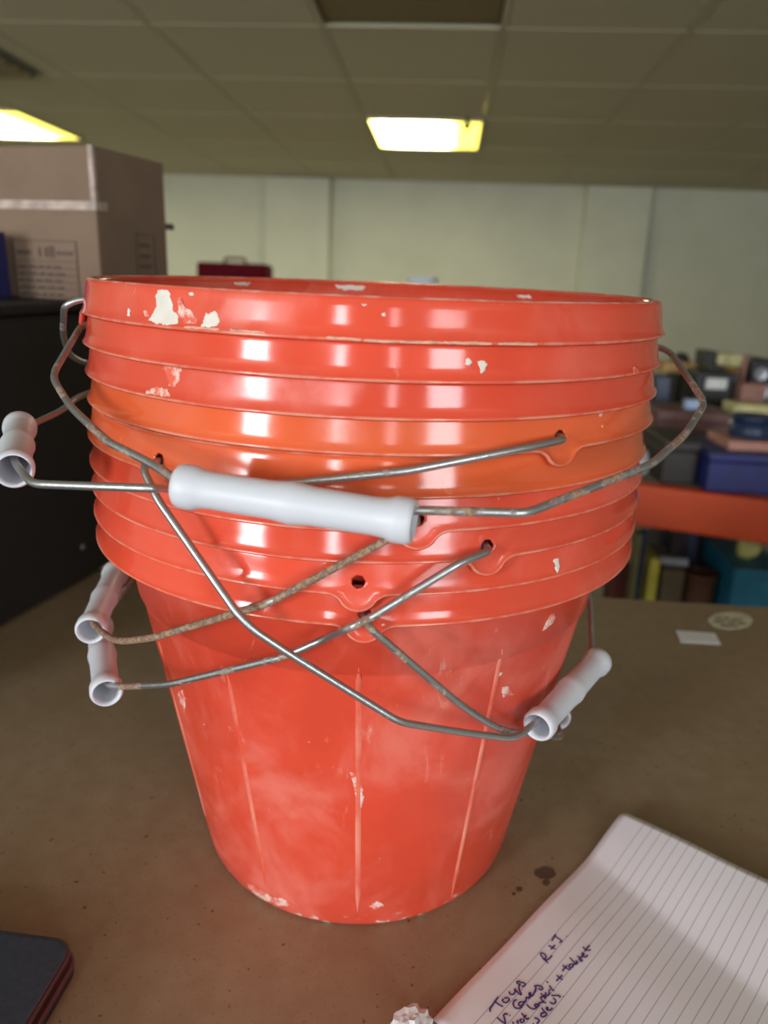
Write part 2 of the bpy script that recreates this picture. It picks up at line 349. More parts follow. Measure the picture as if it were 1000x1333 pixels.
# ------------------------------------------------------------------ the buckets
LIP = {1: .3225, 2: .3083, 3: .2943, 4: .2808, 5: .2639, 6: .2502, 7: .2372, 8: .2235, 9: .2098}
OX = {b: (-.0007 if b <= 4 else -.0021) for b in LIP}
AZ = {1: 197., 2: 0., 3: 1., 4: -58.9, 5: -125.6, 6: -82., 7: -70.3, 8: -90.7, 9: -89.6}
LIP0 = .2098; ZT = .0138
def z_bot(x):
    u = abs(x)
    if u < .0072: return .0012-math.sqrt(.0080**2-u*u)
    t = min(1, (u-.0072)/.0062); return -.00229*(1-t)**2
def r_col(x, z):
    b = .1466+(ZT-z)*(.0022/.0138); d = (z-z_bot(x))
    e = max(0, 1-d/.0042); return b+.0013*e*e
def make_collar():
    v = []; f = []
    RR = .1485; EW = .017; he = EW/RR
    def P(x, z, r=None):
        a = x/RR; r = r_col((x if abs(x) < .03 else .03), z) if r is None else r
        return Vector((r*math.cos(a), r*math.sin(a), LIP0+z))
    rowz = [ZT, .0115, .0095, .0075, .0055, .0035, .0018, .0012, .0006, 0.]
    n_ear = 28; n_side = 88
    ang = []                                             # arc stations round the whole collar
    half = math.pi*RR
    ear_x = [-EW+2*EW*i/n_ear for i in range(n_ear+1)]
    side_x = [EW+(half-2*EW)*i/n_side for i in range(n_side+1)]
    stations = ear_x[:-1]+side_x[:-1]; stations += [x+half for x in stations]
    N = len(stations)
    def loc(x): return ((x+half/2) % half)-half/2
    # rim: rows from inside over the top to ZT
    rim = [(.1412, .0126), (.1420, .0144), (.1432, .0154), (.1448, .0156), (.1460, .0151), (.1466, ZT)]
    for x in stations:
        for r, z in rim: v.append(P(x, z, r))
    m = len(rim)
    for i in range(N):
        j = (i+1) % N
        for q in range(m-1): f.append((i*m+q, i*m+q+1, j*m+q+1, j*m+q))
    vid = {}
    def V(x, z):
        kx = (round(x, 6), round(z, 6))
        if kx not in vid: vid[kx] = len(v); a = x/RR; r = r_col(loc(x), z); v.append(Vector((r*math.cos(a), r*math.sin(a), LIP0+z)))
        return vid[kx]
    for s in range(2):
        sx = [x+s*half for x in side_x]
        for i in range(n_side):
            for q in range(len(rowz)-1): f.append((V(sx[i], rowz[q]), V(sx[i], rowz[q+1]), V(sx[i+1], rowz[q+1]), V(sx[i+1], rowz[q])))
        off = s*half; hc = (0., .0048); hr = .0027
        bd = [(x, ZT) for x in ear_x]+[(EW, z) for z in rowz[1:]]+[(x, z_bot(x)) for x in reversed(ear_x[:-1])]+[(-EW, z) for z in reversed(rowz[1:-1])]
        rings = []
        for fr in (0, .08, .25, .5, .72, .86, .93, 1.):
            rg = []
            for (x, z) in bd:
                a = math.atan2(z-hc[1], x-hc[0]); jag = 1+.04*math.sin(7*a+1)*(fr == 0)
                h0 = (hc[0]+hr*jag*math.cos(a), hc[1]+hr*jag*math.sin(a))
                X, Z = h0[0]+(x-h0[0])*fr, h0[1]+(z-h0[1])*fr
                if fr == 1.: X, Z = x, z
                rg.append(V(X+off, Z) if fr == 1. else None)
                if fr < 1.:
                    a2 = (X+off)/RR; r = r_col(X, Z); rg[-1] = len(v); v.append(Vector((r*math.cos(a2), r*math.sin(a2), LIP0+Z)))
            rings.append(rg)
        nb = len(bd)
        for a, b in zip(rings[:-1], rings[1:]):
            for i in range(nb):
                j = (i+1) % nb; f.append((a[i], a[j], b[j], b[i]))
    me = mesh('collar', [q*K for q in v], f)
    bm = bmesh.new(); bm.from_mesh(me); bmesh.ops.remove_doubles(bm, verts=bm.verts, dist=2e-6)
    bmesh.ops.recalc_face_normals(bm, faces=bm.faces)
    # outward normals
    sgn = sum(1 if (fa.normal.x*fa.calc_center_median().x+fa.normal.y*fa.calc_center_median().y) > 0 else -1 for fa in bm.faces)
    if sgn < 0: bmesh.ops.reverse_faces(bm, faces=bm.faces)
    bm.to_mesh(me); bm.free()
    o = bpy.data.objects.new('tmp', me); COL.objects.link(o)
    md = o.modifiers.new('s', 'SOLIDIFY'); md.thickness = .0014*K; md.offset = -1
    dg = bpy.context.evaluated_depsgraph_get(); dg.update()
    out = bpy.data.meshes.new_from_object(o.evaluated_get(dg)); bpy.data.objects.remove(o)
    for p in out.polygons: p.use_smooth = True
    at = out.attributes.new('edge', 'FLOAT', 'POINT'); hf = math.pi*RR
    for i, q in enumerate(out.vertices):
        x = math.atan2(q.co.y, q.co.x)*RR; x = ((x+hf/2) % hf)-hf/2; at.data[i].value = (q.co.z/K-LIP0-z_bot(x))*1000
    out.name = 'collar'; return out
BODY_O = [(0, .0018), (.089, .0018), (.0905, .0002), (.0935, 0), (.0958, .0010), (.0972, .0036), (.0977, .0060), (.0981, .0068), (.1160, .1045), (.1290, .1745), (.1296, .1765), (.1310, .1775), (.1354, .2075), (.1368, .2098), (.1412, .2128), (.1418, .2150), (.1422, .2236)]
BODY_I = [(.1415, .2238), (.1411, .2150), (.1404, .2131), (.1359, .2098), (.1346, .2075), (.1302, .1775), (.1288, .1765), (.1282, .1745), (.1152, .1045), (.0973, .0072), (.0966, .0045), (.0940, .0026), (0, .0026)]
def make_shell():
    v, f = lathe_pts([(a*K, b*K) for a, b in BODY_O+BODY_I], 128)
    me = mesh('shell', v, f); bm = bmesh.new(); bm.from_mesh(me)
    bmesh.ops.remove_doubles(bm, verts=bm.verts, dist=1e-6); bmesh.ops.recalc_face_normals(bm, faces=bm.faces)
    bm.to_mesh(me); bm.free()
    for p in me.polygons: p.use_smooth = True
    return me
collar_me = {}; shell_me = make_shell(); shell_me.materials.append(M_BODY)
base_collar = make_collar()
for nm, mt in (('a', M_ORANGE), ('b', M_TANGER)):
    c = base_collar.copy(); c.materials.clear(); c.materials.append(mt); collar_me[nm] = c
ORD = {1: 'topmost orange bucket of the stack with plaster splashes on its rim', 2: 'orange bucket second from the top, its white grip hanging in front',
       3: 'orange bucket third from the top of the stack, no handle in front', 4: 'tangerine bucket fourth from the top, its grip jutting out before the black case',
       5: 'tangerine bucket fifth from the top, wire looping low to a grip beside the paper',
       6: 'orange bucket sixth from the top with a rust-brown wire handle', 7: 'orange bucket seventh from the top with a rust-spotted wire running to a low grip',
       8: 'orange bucket second from the bottom with an empty ear hole and no handle', 9: 'scuffed bottom bucket of the stack standing on the hardboard bench'}
BK = {}; COLLAR = {}; SHELL = {}
for b in range(9, 0, -1):
    tilt = R_(.26) if b <= 4 else 0.
    M = Matrix.Translation((OX[b]*K, 0, (LIP[b]-LIP0)*K)) @ Matrix.Translation((0, 0, LIP0*K)) @ Matrix.Rotation(tilt, 4, 'Y') @ Matrix.Translation((0, 0, -LIP0*K))
    e = empty('bucket', M); tag(e, ORD[b], 'bucket', 'stacked orange buckets'); BK[b] = e
    s = link('shell', shell_me, None, None); s.matrix_world = M @ Matrix.Rotation(R_(AZ[b]), 4, 'Z'); s.parent = e; s.matrix_parent_inverse = M.inverted()
    c = link('collar', collar_me['b' if b in (4, 5) else 'a'], None, None); c.matrix_world = M @ Matrix.Rotation(R_(AZ[b]), 4, 'Z'); c.parent = e; c.matrix_parent_inverse = M.inverted()
    COLLAR[b] = c; SHELL[b] = s
bpy.context.view_layer.update()
def bvh_of(o):
    me = o.data; mw = o.matrix_world
    return BVHTree.FromPolygons([mw @ q.co for q in me.vertices], [tuple(p.vertices) for p in me.polygons])
TREE = {}
def hit(x, y, o, far_side=False):
    if o.as_pointer() not in TREE: TREE[o.as_pointer()] = bvh_of(o)
    t = TREE[o.as_pointer()]; d = ray(x, y).normalized(); org = CAM
    loc, nrm, i, dist = t.ray_cast(org, d)
    if loc is None: return None, None
    if far_side:
        last = (loc, nrm)
        while True:
            loc2, n2, i2, d2 = t.ray_cast(last[0]+d*.0008, d)
            if loc2 is None: break
            last = (loc2, n2)
            if n2.dot(d) < 0 and loc2.y > 0: break
        loc, nrm = last
    if nrm.dot(d) > 0: nrm = -nrm
    return loc, nrm
def patch(name, px, target, mat, parent, th=.0005, far_side=False):
    cx = sum(p[0] for p in px)/len(px); cy = sum(p[1] for p in px)/len(px)
    fine = []; base = []
    for a, b in zip(px, px[1:]+px[:1]):
        L = math.hypot(b[0]-a[0], b[1]-a[1]); nn = max(2, int(L/2.2))
        for i in range(nn):
            u = i/nn; jx, jy = (random.uniform(-1, 1)*min(1.3, L*.14) for _ in 'xy'); base.append((a[0]+(b[0]-a[0])*u, a[1]+(b[1]-a[1])*u)); fine.append((base[-1][0]+jx, base[-1][1]+jy))
    v = []; n = len(fine); f = []
    for fr in (1.0, .86, .55, .25):
        for (x, y) in (fine if fr == 1. else base):
            loc, nr = hit(cx+(x-cx)*fr, cy+(y-cy)*fr, target, far_side)
            if loc is None: return None
            v.append(loc+nr*((.00005 if fr == 1 else th)*(1 if fr < .9 else 1)))
    loc, nr = hit(cx, cy, target, far_side); v.append(loc+nr*th)
    for k2 in range(3):
        for i in range(n):
            j = (i+1) % n; f.append((k2*n+i, k2*n+j, (k2+1)*n+j, (k2+1)*n+i))
    for i in range(n): f.append((3*n+i, 3*n+(i+1) % n, 4*n))
    return link(name, mesh(name, v, f), mat, parent, True)
# handles: wire in the plane of its two ears, swung down until it rests
CAN = [(150, 0), (158, 4), (160, 20), (153, 74), (110, 138), (60, 174), (0, 178)]       # half shape, thousandths of a unit
GL, GR = .0865, .0071
def grip(parent, c, d):
    pr = [(.0066, 0), (.0074, .0006), (.0081, .0022), (.0081, .0068), (.0070, .0098), (.0067, .014), (.0069, .036), (.0074, .0405), (.0077, .0432), (.0074, .046), (.0069, .0505), (.0067, .0725),
          (.0070, .0767), (.0081, .0797), (.0081, .0843), (.0074, .0859), (.0066, .0865), (.0064, .082), (.0056, .076), (.0056, .0105), (.0064, .0045)]
    M = axis_frame(c-d.normalized()*(GL*K/2), d)
    return lathe('grip', [(a*K, b*K) for a, b in pr], M_GRIP, parent, 32, M, True)
HAND = {  # phi, side, visible pixels from the visible ear on, tail of the canonical shape that is hidden, grip ends in pixels
 2: (14, -1, [(67, 490), (92, 530), (140, 575), (195, 602), (243, 633), (390, 652), (535, 664), (685, 668), (848, 605), (893, 565), (918, 525), (905, 505)], None, ((237, 630), (533, 676)), M_WIRE2),
 4: (7, -1, [(690, 582), (530, 613), (390, 628), (232, 637), (42, 630)], [-110, -153, -158, -150], ((18, 613), (25, 563)), M_WIRE),
 5: (45, 1, [(190, 603), (188, 614), (205, 650), (310, 800), (330, 820), (375, 850), (520, 940), (600, 953), (670, 962)], [-128, -153, -158, -150], ((699, 947), (757, 884)), M_WIRE),
 6: (32, -1, [(505, 702), (350, 785), (200, 830), (160, 835), (145, 832)], [-60, -114, -161, -166, -159, -150], ((117, 822), (148, 752)), M_RUST),
 7: (34, -1, [(600, 732), (480, 806), (370, 855), (220, 891), (158, 894)], [-58, -102, -145, -157, -150], ((139, 903), (132, 842)), M_WIRE2),
 9: (47, 1, [(482, 818), (570, 893), (600, 918), (640, 944), (660, 952)], [-60, -110, -153, -158, -150], None, M_WIRE2),
 1: (18, None, None, None, None, M_WIRE), 3: (2, None, None, None, None, M_WIRE)}
AFTER = {5: [(771, 862), (770, 820), (768, 778)], 4: [(40, 553), (80, 535)]}
for b, (phi, sg, px, tail, gp, mt) in HAND.items():
    az = R_(AZ[b]); MB = BK[b].matrix_world; a = (MB.to_3x3() @ Vector((math.cos(az), math.sin(az), 0))).normalized()
    c = MB @ Vector((0, 0, (LIP0+.0048)*K)); g = Vector((-math.sin(az), math.cos(az), 0))
    if sg is None: sg = 1 if g.y > 0 else -1
    dr = g*(sg*math.cos(R_(phi)))-Vector((0, 0, math.sin(R_(phi)))); nrm = a.cross(dr)
    def S(s, t): return c+a*(s*K/1000)+dr*(t*K/1000)
    can = {s: t for s, t in CAN}
    pts = []
    if px is None:
        CN = [(150, 0), (152, 4), (153.5, 20), (149, 74)]+CAN[4:]
        if b == 1: CN = [(150, 0), (159, 4), (164, 20), (159, 74)]+CAN[4:]
        pts = [S(144, 0)]+[S(s, t) for s, t in CN]+[S(-s, t) for s, t in reversed(CN[:-1])]+[S(-144, 0)]
        if b == 1:                                        # bent down beside its left ear
            yy = lambda x, y, q: on_plane(x, y, Vector((0, q*K, 0)), Vector((0, 1, 0)))
            pts = [S(144, 0), S(150, 0), yy(86, 397, -.045), yy(83, 404, -.040), yy(82, 436, -.008), yy(90, 462, .020), yy(112, 474, .052)]+[S(s, t) for s, t in CN[4:]]+[S(-s, t) for s, t in reversed(CN[:-1])]+[S(-144, 0)]
        ga, gb = S(43, 178), S(-43, 178)
    else:
        dense = [px[0]]
        for p0, p1 in zip(px[:-1], px[1:]):
            nn = max(1, int(math.hypot(p1[0]-p0[0], p1[1]-p0[1])/30)); dense += [(p0[0]+(p1[0]-p0[0])*i/nn, p0[1]+(p1[1]-p0[1])*i/nn) for i in range(1, nn+1)]
        for i, (x, y) in enumerate(dense):
            q = on_plane(x, y, c, nrm); rad = math.hypot(q.x-OX[b]*K, q.y); zz = q.z/K
            rmin = (.1568 if b == 7 else .1542) if .2035 < zz < .345 else .0973+(.0381)*zz/.2098+.004
            if rad < rmin*K or (b == 4 and x > 225 and rad > .1555*K and i > 1 and (rmin := .1555)):                             # keep the wire outside the buckets
                d = ray(x, y); e = CAM-Vector((OX[b]*K, 0, 0)); A = d.x**2+d.y**2; B = 2*(e.x*d.x+e.y*d.y); C = e.x**2+e.y**2-(rmin*K)**2
                D = B*B-4*A*C
                if D > 0: q = CAM+d*((-B-math.sqrt(D))/(2*A))
            pts.append(q)
        if b == 2: pts = [S(-144, 0), S(-151, 0), S(-158, 6)]+pts+[S(160, 14), S(158, 6), S(151, 0), S(144, 0)]
        else:
            if gp is not None:
                g0 = on_plane(*gp[0], c, nrm); g1 = on_plane(*gp[1], c, nrm); gl_ = (g1-g0).length; gdir = (g1-g0).normalized(); up_ = Vector((0, 0, .0032))
                pts += [g0+gdir*.004+up_, g0+gdir*(GL*K-.004)+up_]
                pts += [on_plane(x, y, c, nrm) for x, y in AFTER.get(b, [])]
            tl = [S(s, {58: 170, 102: 131, 145: 66, 157: 6, 114: 142, 161: 76, 166: 34, 159: 6, 128: 112, 60: 174, 110: 138, 153: 74, 158: 8, 150: 0}[-s]) for s in tail]
            pts = [S(143, 0), S(152, 1)]+pts+([S(40, 176)] if b == 9 else [])+tl+[S(-144, 0)]
        if gp is None: ga, gb = S(43, 178), S(-43, 178)
        else: ga, gb = on_plane(*gp[0], c, nrm), on_plane(*gp[1], c, nrm)
    pts = rounded(pts, .012, 4)
    v, f = tube(pts, .00165*K, 10)
    h = link('handle', mesh('handle', v, f), mt, BK[b], True)
    gd = (gb-ga).normalized(); gc = (ga+gb)/2+Vector((0, 0, -.0008))
    if gp is not None and b != 2: gc = ga+gd*(GL*K/2)
    if b == 9: gc = gc-a*(.020*K)+Vector((0, 0, .004))
    grip(h, gc, gd)
# raised mould ribs on the bottom bucket
def rib(p0, p1, wpx=.0011):
    v = []; f = []; n = 14
    for i in range(n+1):
        u = i/n; loc, nr = hit(p0[0]+(p1[0]-p0[0])*u, p0[1]+(p1[1]-p0[1])*u, SHELL[9])
        if loc is None: continue
        t = Vector((0, 0, 1)).cross(nr).normalized(); ww = wpx*(1-.9*(i in (0, n)))
        v += [loc-t*ww*1.6-nr*.0002, loc-t*ww*.7+nr*.0005, loc+t*ww*.7+nr*.0005, loc+t*ww*1.6-nr*.0002]
    m = len(v)//4
    for i in range(m-1):
        for q in range(3): f.append((4*i+q, 4*i+q+1, 4*i+5+q, 4*i+4+q))
    link('rib', mesh('rib', v, f), M_RIB, SHELL[9], True)
for a, b in (((467, 868), (466, 1188)), ((296, 878), (346, 1152)), ((654, 845), (588, 1168)), ((207, 835), (268, 1062))): rib(a, b)
# plaster on the rims
SPL = [(1, [(205, 379), (214, 377), (221, 380), (223, 391), (226, 404), (233, 413), (231, 421), (217, 423), (203, 421), (193, 416), (200, 408), (204, 398), (203, 388)], 0),
       (1, [(268, 407), (273, 409), (279, 404), (283, 409), (286, 417), (281, 425), (270, 426), (262, 424), (266, 416)], 0), (1, [(167, 401), (170, 402), (170, 411), (166, 412)], 0),
       (1, [(246, 381), (252, 380), (253, 384), (247, 385)], 0), (1, [(187, 405), (190, 404), (195, 413), (189, 412)], 1), (1, [(232, 388), (236, 386), (240, 398), (250, 405), (258, 414), (256, 422), (240, 421), (232, 408)], 1),
       (1, [(497, 408), (501, 407), (502, 412), (498, 412)], 0), (1, [(470, 396), (478, 396), (474, 399)], 0),
       (2, [(606, 468), (611, 466), (615, 472), (611, 476), (606, 474)], 0), (2, [(621, 470), (628, 469), (634, 474), (632, 483), (627, 486), (624, 480)], 0), (2, [(824, 480), (829, 476), (832, 486), (824, 488)], 1),
       (3, [(212, 478), (222, 476), (236, 480), (234, 494), (228, 504), (220, 503), (216, 490)], 1), (3, [(190, 508), (204, 503), (218, 508), (222, 517), (206, 515), (190, 512)], 1),
       (7, [(495, 737), (506, 735), (520, 736), (528, 735), (520, 744), (516, 756), (512, 752), (512, 744), (500, 743)], 0), (7, [(636, 745), (644, 743), (645, 755), (640, 760)], 0),
       (8, [(720, 728), (727, 727), (729, 738), (725, 746)], 0)]
for b, px, kind in SPL: patch('plaster_splash', px, COLLAR[b], M_PLASTER2 if kind else M_PLASTER, BK[b], .00028)
M_CRUST = simple('plaster_crust', (222, 170, 146), .9, var=.15, scale=300)
def lipy(x): return 428+(x-260)*.075 if x < 500 else 446+(x-500)*.0167
for x0, x1 in ((425, 470), (474, 516), (520, 572), (578, 640), (648, 700), (706, 752), (300, 345), (240, 285)):
    tp = [(x0+(x1-x0)*i/8, lipy(x0+(x1-x0)*i/8)-2.6+random.uniform(-.6, .6)) for i in range(9)]
    bt = [(x, lipy(x)+.2) for x, _ in reversed(tp)]
    patch('plaster_crust', tp+bt, COLLAR[1], M_CRUST, BK[1], .0003)
for px in ([(437, 371.2), (450, 371), (476, 372.4), (474, 378.5), (458, 378), (441, 376.5)], [(304, 367.6), (316, 367.6), (327, 368.4), (322, 371.5), (309, 371)], [(672, 384), (690, 384.5), (692, 387.5), (676, 387.5)]):
    patch('plaster_splash', px, SHELL[1], M_PLASTER, BK[1], .0006)
for px in ([(716, 800), (722, 798), (723, 806), (718, 812), (712, 818), (706, 822), (710, 812)], [(232, 900), (238, 898), (242, 914), (240, 928), (235, 915)], [(455, 1005), (470, 1012), (474, 1040), (468, 1060), (464, 1040), (460, 1020)], [(652, 895), (664, 893), (668, 904), (656, 908)],
           [(322, 1150), (334, 1155), (350, 1165), (372, 1172), (380, 1178), (366, 1180), (345, 1172), (328, 1160)], [(480, 1180), (492, 1173), (500, 1178), (488, 1184)], [(560, 1192), (590, 1180), (606, 1168), (608, 1172), (592, 1184), (564, 1195)]):
    patch('plaster_scuff', px, SHELL[9], M_PLASTER2, SHELL[9], .0003)

# ------------------------------------------------------------------ ruled paper with handwriting
PA, PB_, PC = on_z(808, 1073, .0), on_z(1000, 1189, .0), on_z(560, 1333, .0)
ex = (PC-PA).normalized(); ey = (PB_-PA); ey = (ey-ex*ey.dot(ex)).normalized()           # ex along the head of the sheet, ey down the sheet
PW, PL = .212, .297
crease0, crease1 = on_z(776, 1126), on_z(905, 1230); cdv = (crease1-crease0).normalized(); cn = Vector((cdv.y, -cdv.x, 0))
if (PA-crease0).dot(cn) < 0: cn = -cn
def ph(p):
    d = max(0, (p-crease0).dot(cn)); return .0017+min(.016, .22*d)*1.0+.0008*math.sin(p.x*55)*math.sin(p.y*48+1)
k = NT('ruled_paper'); s = k.n('ShaderNodeSeparateXYZ'); k.l(k.co(), s.inputs[0])
ln = k.math('MODULO', k.math('SUBTRACT', s.outputs['Y'], .0172), .00628)
ms = k.math('MULTIPLY', k.math('LESS_THAN', ln, .00045), k.math('GREATER_THAN', s.outputs['Y'], .0172))
k.set(Base_Color=k.mix(k.math('MULTIPLY', ms, .75), k.mix(k.noise(9, 3), lin((234, 228, 236)), lin((242, 240, 246))), lin((140, 140, 160))), Roughness=.75); M_RULED = k.m
PM = Matrix(((ex.x, ey.x, 0, PA.x), (ex.y, ey.y, 0, PA.y), (0, 0, 1, 0), (0, 0, 0, 1)))
nx, ny = 50, 70; v = []; f = []
for layer in (0, 1):
    for i in range(nx+1):
        for j in range(ny+1):
            u, t = PW*i/nx, PL*j/ny
            if i == 0 and j == 0: u, t = .0016, .0016
            q = PA+ex*u+ey*t; v.append(Vector((u, t, ph(q)-(0 if layer == 0 else .0006))))
n1 = (nx+1)*(ny+1)
for i in range(nx):
    for j in range(ny):
        a = i*(ny+1)+j; f.append((a, a+ny+1, a+ny+2, a+1)); f.append((n1+a, n1+a+1, n1+a+ny+2, n1+a+ny+1))
ring = [j for j in range(ny)]+[i*(ny+1)+ny for i in range(nx)]+[nx*(ny+1)+j for j in range(ny, 0, -1)]+[i*(ny+1) for i in range(nx, 0, -1)]
for a, b in zip(ring, ring[1:]+ring[:1]): f.append((a, b, n1+b, n1+a))
me = mesh('ruled_paper', v, f); bm = bmesh.new(); bm.from_mesh(me); bmesh.ops.recalc_face_normals(bm, faces=bm.faces); bm.to_mesh(me); bm.free()
pe = empty('ruled_paper', PM); tag(pe, 'white lined sheet of paper with violet handwriting lying on the bench', 'paper')
o = link('sheet', me, M_RULED, None, True); o.matrix_world = PM; o.parent = pe; o.matrix_parent_inverse = PM.inverted()
# pen strokes, read off in two enlarged crops of the photograph: origin and scale, then strokes
PEN = [((632, 1260), 9.09, [
 [(60, 520), (48, 492), (100, 415), (155, 340)], [(108, 390), (150, 430), (210, 458)],
 [(215, 365), (195, 390), (230, 415), (270, 400), (288, 370), (260, 350), (222, 358)],
 [(280, 275), (290, 312), (325, 318), (355, 290), (345, 250)], [(345, 240), (375, 285), (420, 325), (428, 305), (400, 270), (398, 215)],
 [(398, 215), (415, 190), (385, 192), (368, 168), (395, 152), (412, 172), (445, 172), (478, 188), (462, 215), (430, 222)],
 [(375, 378), (340, 382), (325, 430), (350, 475), (400, 482), (435, 460)], [(430, 398), (395, 412), (392, 445), (430, 450), (455, 420), (440, 395), (462, 412)],
 [(460, 412), (485, 375), (482, 340), (515, 365), (525, 340)], [(515, 350), (540, 320), (535, 288), (512, 300), (530, 345), (568, 320)],
 [(565, 320), (590, 270), (600, 225)], [(575, 218), (620, 205), (670, 222), (682, 250), (650, 265), (632, 240)],
 [(138, 585), (185, 630), (240, 662)], [(240, 655), (228, 600), (212, 555), (240, 540), (268, 552)], [(284, 560), (296, 566)],
 [(325, 635), (330, 662)], [(390, 620), (370, 640), (395, 662)], [(430, 600), (405, 625), (430, 655), (465, 625), (445, 600)], [(428, 535), (470, 590), (495, 610), (515, 590)], [(450, 585), (485, 560)],
 [(488, 430), (520, 470), (575, 492), (605, 470)], [(605, 470), (630, 440), (600, 425), (580, 440), (600, 468), (640, 430)],
 [(625, 425), (665, 400), (720, 415)], [(645, 345), (670, 380), (690, 395)], [(655, 300), (700, 350)], [(660, 350), (690, 320), (720, 345), (690, 360)],
 [(720, 290), (705, 315), (730, 330), (765, 305), (745, 280)], [(755, 205), (780, 245), (815, 275)], [(765, 250), (755, 275)], [(725, 162), (742, 178)],
 [(838, 155), (875, 120), (912, 85)], [(845, 85), (880, 120), (915, 140)],
 [(700, 530), (660, 535), (655, 575), (695, 582), (730, 550)], [(665, 470), (700, 520), (735, 545)], [(725, 500), (745, 470), (720, 465), (725, 500), (770, 505), (795, 470)],
 [(765, 400), (790, 430), (830, 415), (835, 380), (800, 355)], [(780, 325), (830, 328), (885, 325), (880, 355)], [(915, 335), (922, 342)],
 [(560, 658), (575, 662)], [(580, 590), (630, 605), (640, 635), (605, 660)]]),
 ((690, 1205), 11.11, [
 [(150, 410), (190, 470), (265, 545)], [(150, 415), (160, 392), (205, 400), (235, 440), (225, 480), (190, 490)], [(215, 500), (270, 490), (320, 430)],
 [(270, 285), (320, 315), (370, 338)], [(305, 345), (330, 310), (365, 280)], [(315, 222), (345, 170), (375, 125)], [(355, 145), (400, 180), (465, 218)], [(425, 250), (465, 220)], [(525, 148), (533, 156)],
 [(470, 660), (500, 610), (540, 575)], [(470, 570), (510, 605), (570, 640), (590, 620)], [(600, 555), (570, 565), (565, 610), (610, 605), (630, 570), (605, 540), (640, 575)],
 [(575, 460), (620, 510), (670, 565), (690, 530), (660, 505)], [(640, 560), (700, 525)], [(680, 435), (730, 470), (765, 505), (735, 520), (715, 490), (740, 450)],
 [(740, 460), (785, 425), (775, 390), (750, 400), (770, 455), (820, 450), (835, 420)], [(765, 305), (800, 345), (850, 360), (880, 345)], [(795, 370), (820, 330), (860, 285)],
 [(850, 282), (862, 288)]])]
STROKES = [[(o_[0]+x/sc_, o_[1]+y/sc_) for x, y in st] for o_, sc_, L_ in PEN for st in L_]
def ribbon(pts, wd):
    v = []; f = []
    for i, p in enumerate(pts):
        t = (pts[min(i+1, len(pts)-1)]-pts[max(0, i-1)]); t.z = 0
        t = t.normalized() if t.length > 1e-9 else Vector((1, 0, 0)); s2 = Vector((-t.y, t.x, 0))*wd
        for q in (p-s2, p+s2): v.append(Vector((q.x, q.y, p.z)))
    for i in range(len(pts)-1): f.append((2*i, 2*i+2, 2*i+3, 2*i+1))
    return v, f
V_ = []; F_ = []
for st in STROKES:
    pp = []
    for (x, y) in st:
        q = on_z(x, y, .0012); q = on_z(x, y, ph(q)+.0003); pp.append(q)
    pp = chaikin(pp, 2) if len(pp) > 2 else [pp[0].lerp(pp[-1], i/4) for i in range(5)]
    for q in pp: q.z = ph(q)+.0003
    vv, ff = ribbon(pp, .00046); o0 = len(V_); V_ += vv; F_ += [tuple(i+o0 for i in t) for t in ff]
link('handwriting', mesh('handwriting', V_, F_), M_INKP, pe)
# crumpled scrap at the sheet's edge
bm = bmesh.new(); bmesh.ops.create_icosphere(bm, subdivisions=3, radius=.010)
for q in bm.verts: q.co *= 1+random.uniform(-.22, .22); q.co.z *= .55
p = on_z(545, 1336); bmesh.ops.translate(bm, verts=bm.verts, vec=(p.x-.004, p.y-.004, .0062))
tag(bmo('paper_scrap', bm, M_PAPERW), 'small crumpled scrap of white paper at the edge of the lined sheet', 'paper scrap')

# ------------------------------------------------------------------ dark case with maroon edges, corner at lower left
M_SLATE = simple('slate_cover', (52, 58, 70), .6, var=.15, scale=300, bump=.1); M_MAROON = simple('maroon_edge', (82, 50, 50), .5)
cA = on_z(106, 1222, .016); dA = (on_z(0, 1208, .016)-cA); dA.z = 0; dA.normalize(); dB = on_z(52, 1333, .016)-cA; dB.z = 0; dB = (dB-dA*dB.dot(dA)).normalized()
CM = Matrix(((dA.x, dB.x, 0, cA.x), (dA.y, dB.y, 0, cA.y), (0, 0, 1, 0), (0, 0, 0, 1)))
if CM.to_3x3().determinant() < 0: pass
def rrect(w0, w1, h0, h1, r, n=8):
    out = []
    for (cx, cy, a0) in ((w1-r, h1-r, 0), (w0+r, h1-r, 90), (w0+r, h0+r, 180), (w1-r, h0+r, 270)):
        for i in range(n+1): a = R_(a0+90*i/n); out.append((cx+r*math.cos(a), cy+r*math.sin(a)))
    return out
def slab(name, layers, mat, parent):
    v = []; n = None; f = []
    for (inset, z) in layers:
        pts = rrect(inset, .26-inset, inset, .19-inset, .014-min(inset, .006)); n = len(pts); v += [CM @ Vector((x, y, z)) for x, y in pts]
    for l in range(len(layers)-1):
        for i in range(n): j = (i+1) % n; f.append((l*n+i, l*n+j, (l+1)*n+j, (l+1)*n+i))
    f.append(tuple(range(n))); f.append(tuple((len(layers)-1)*n+i for i in range(n)))
    me = mesh(name, v, f); bm = bmesh.new(); bm.from_mesh(me); bmesh.ops.recalc_face_normals(bm, faces=bm.faces); bm.to_mesh(me); bm.free(); return link(name, me, mat, parent)
ce = empty('zip_case', Matrix.Translation((CM @ Vector((.13, .095, 0))))); tag(ce, 'dark slate tablet case with maroon edging lying on the bench', 'case')
slab('back_cover', [(.002, .0005), (0, .002), (0, .005), (.001, .006)], M_BLACK, ce)
slab('lower_edging', [(.0005, .0061), (-.0006, .0068), (-.0006, .0084), (.0005, .0092)], M_MAROON, ce)
slab('filling', [(.004, .0088), (.0035, .010), (.0035, .013), (.004, .0132)], M_BLACK, ce)
slab('upper_edging', [(.0018, .0132), (.0008, .0138), (.0008, .0152), (.0018, .0158)], M_MAROON, ce)
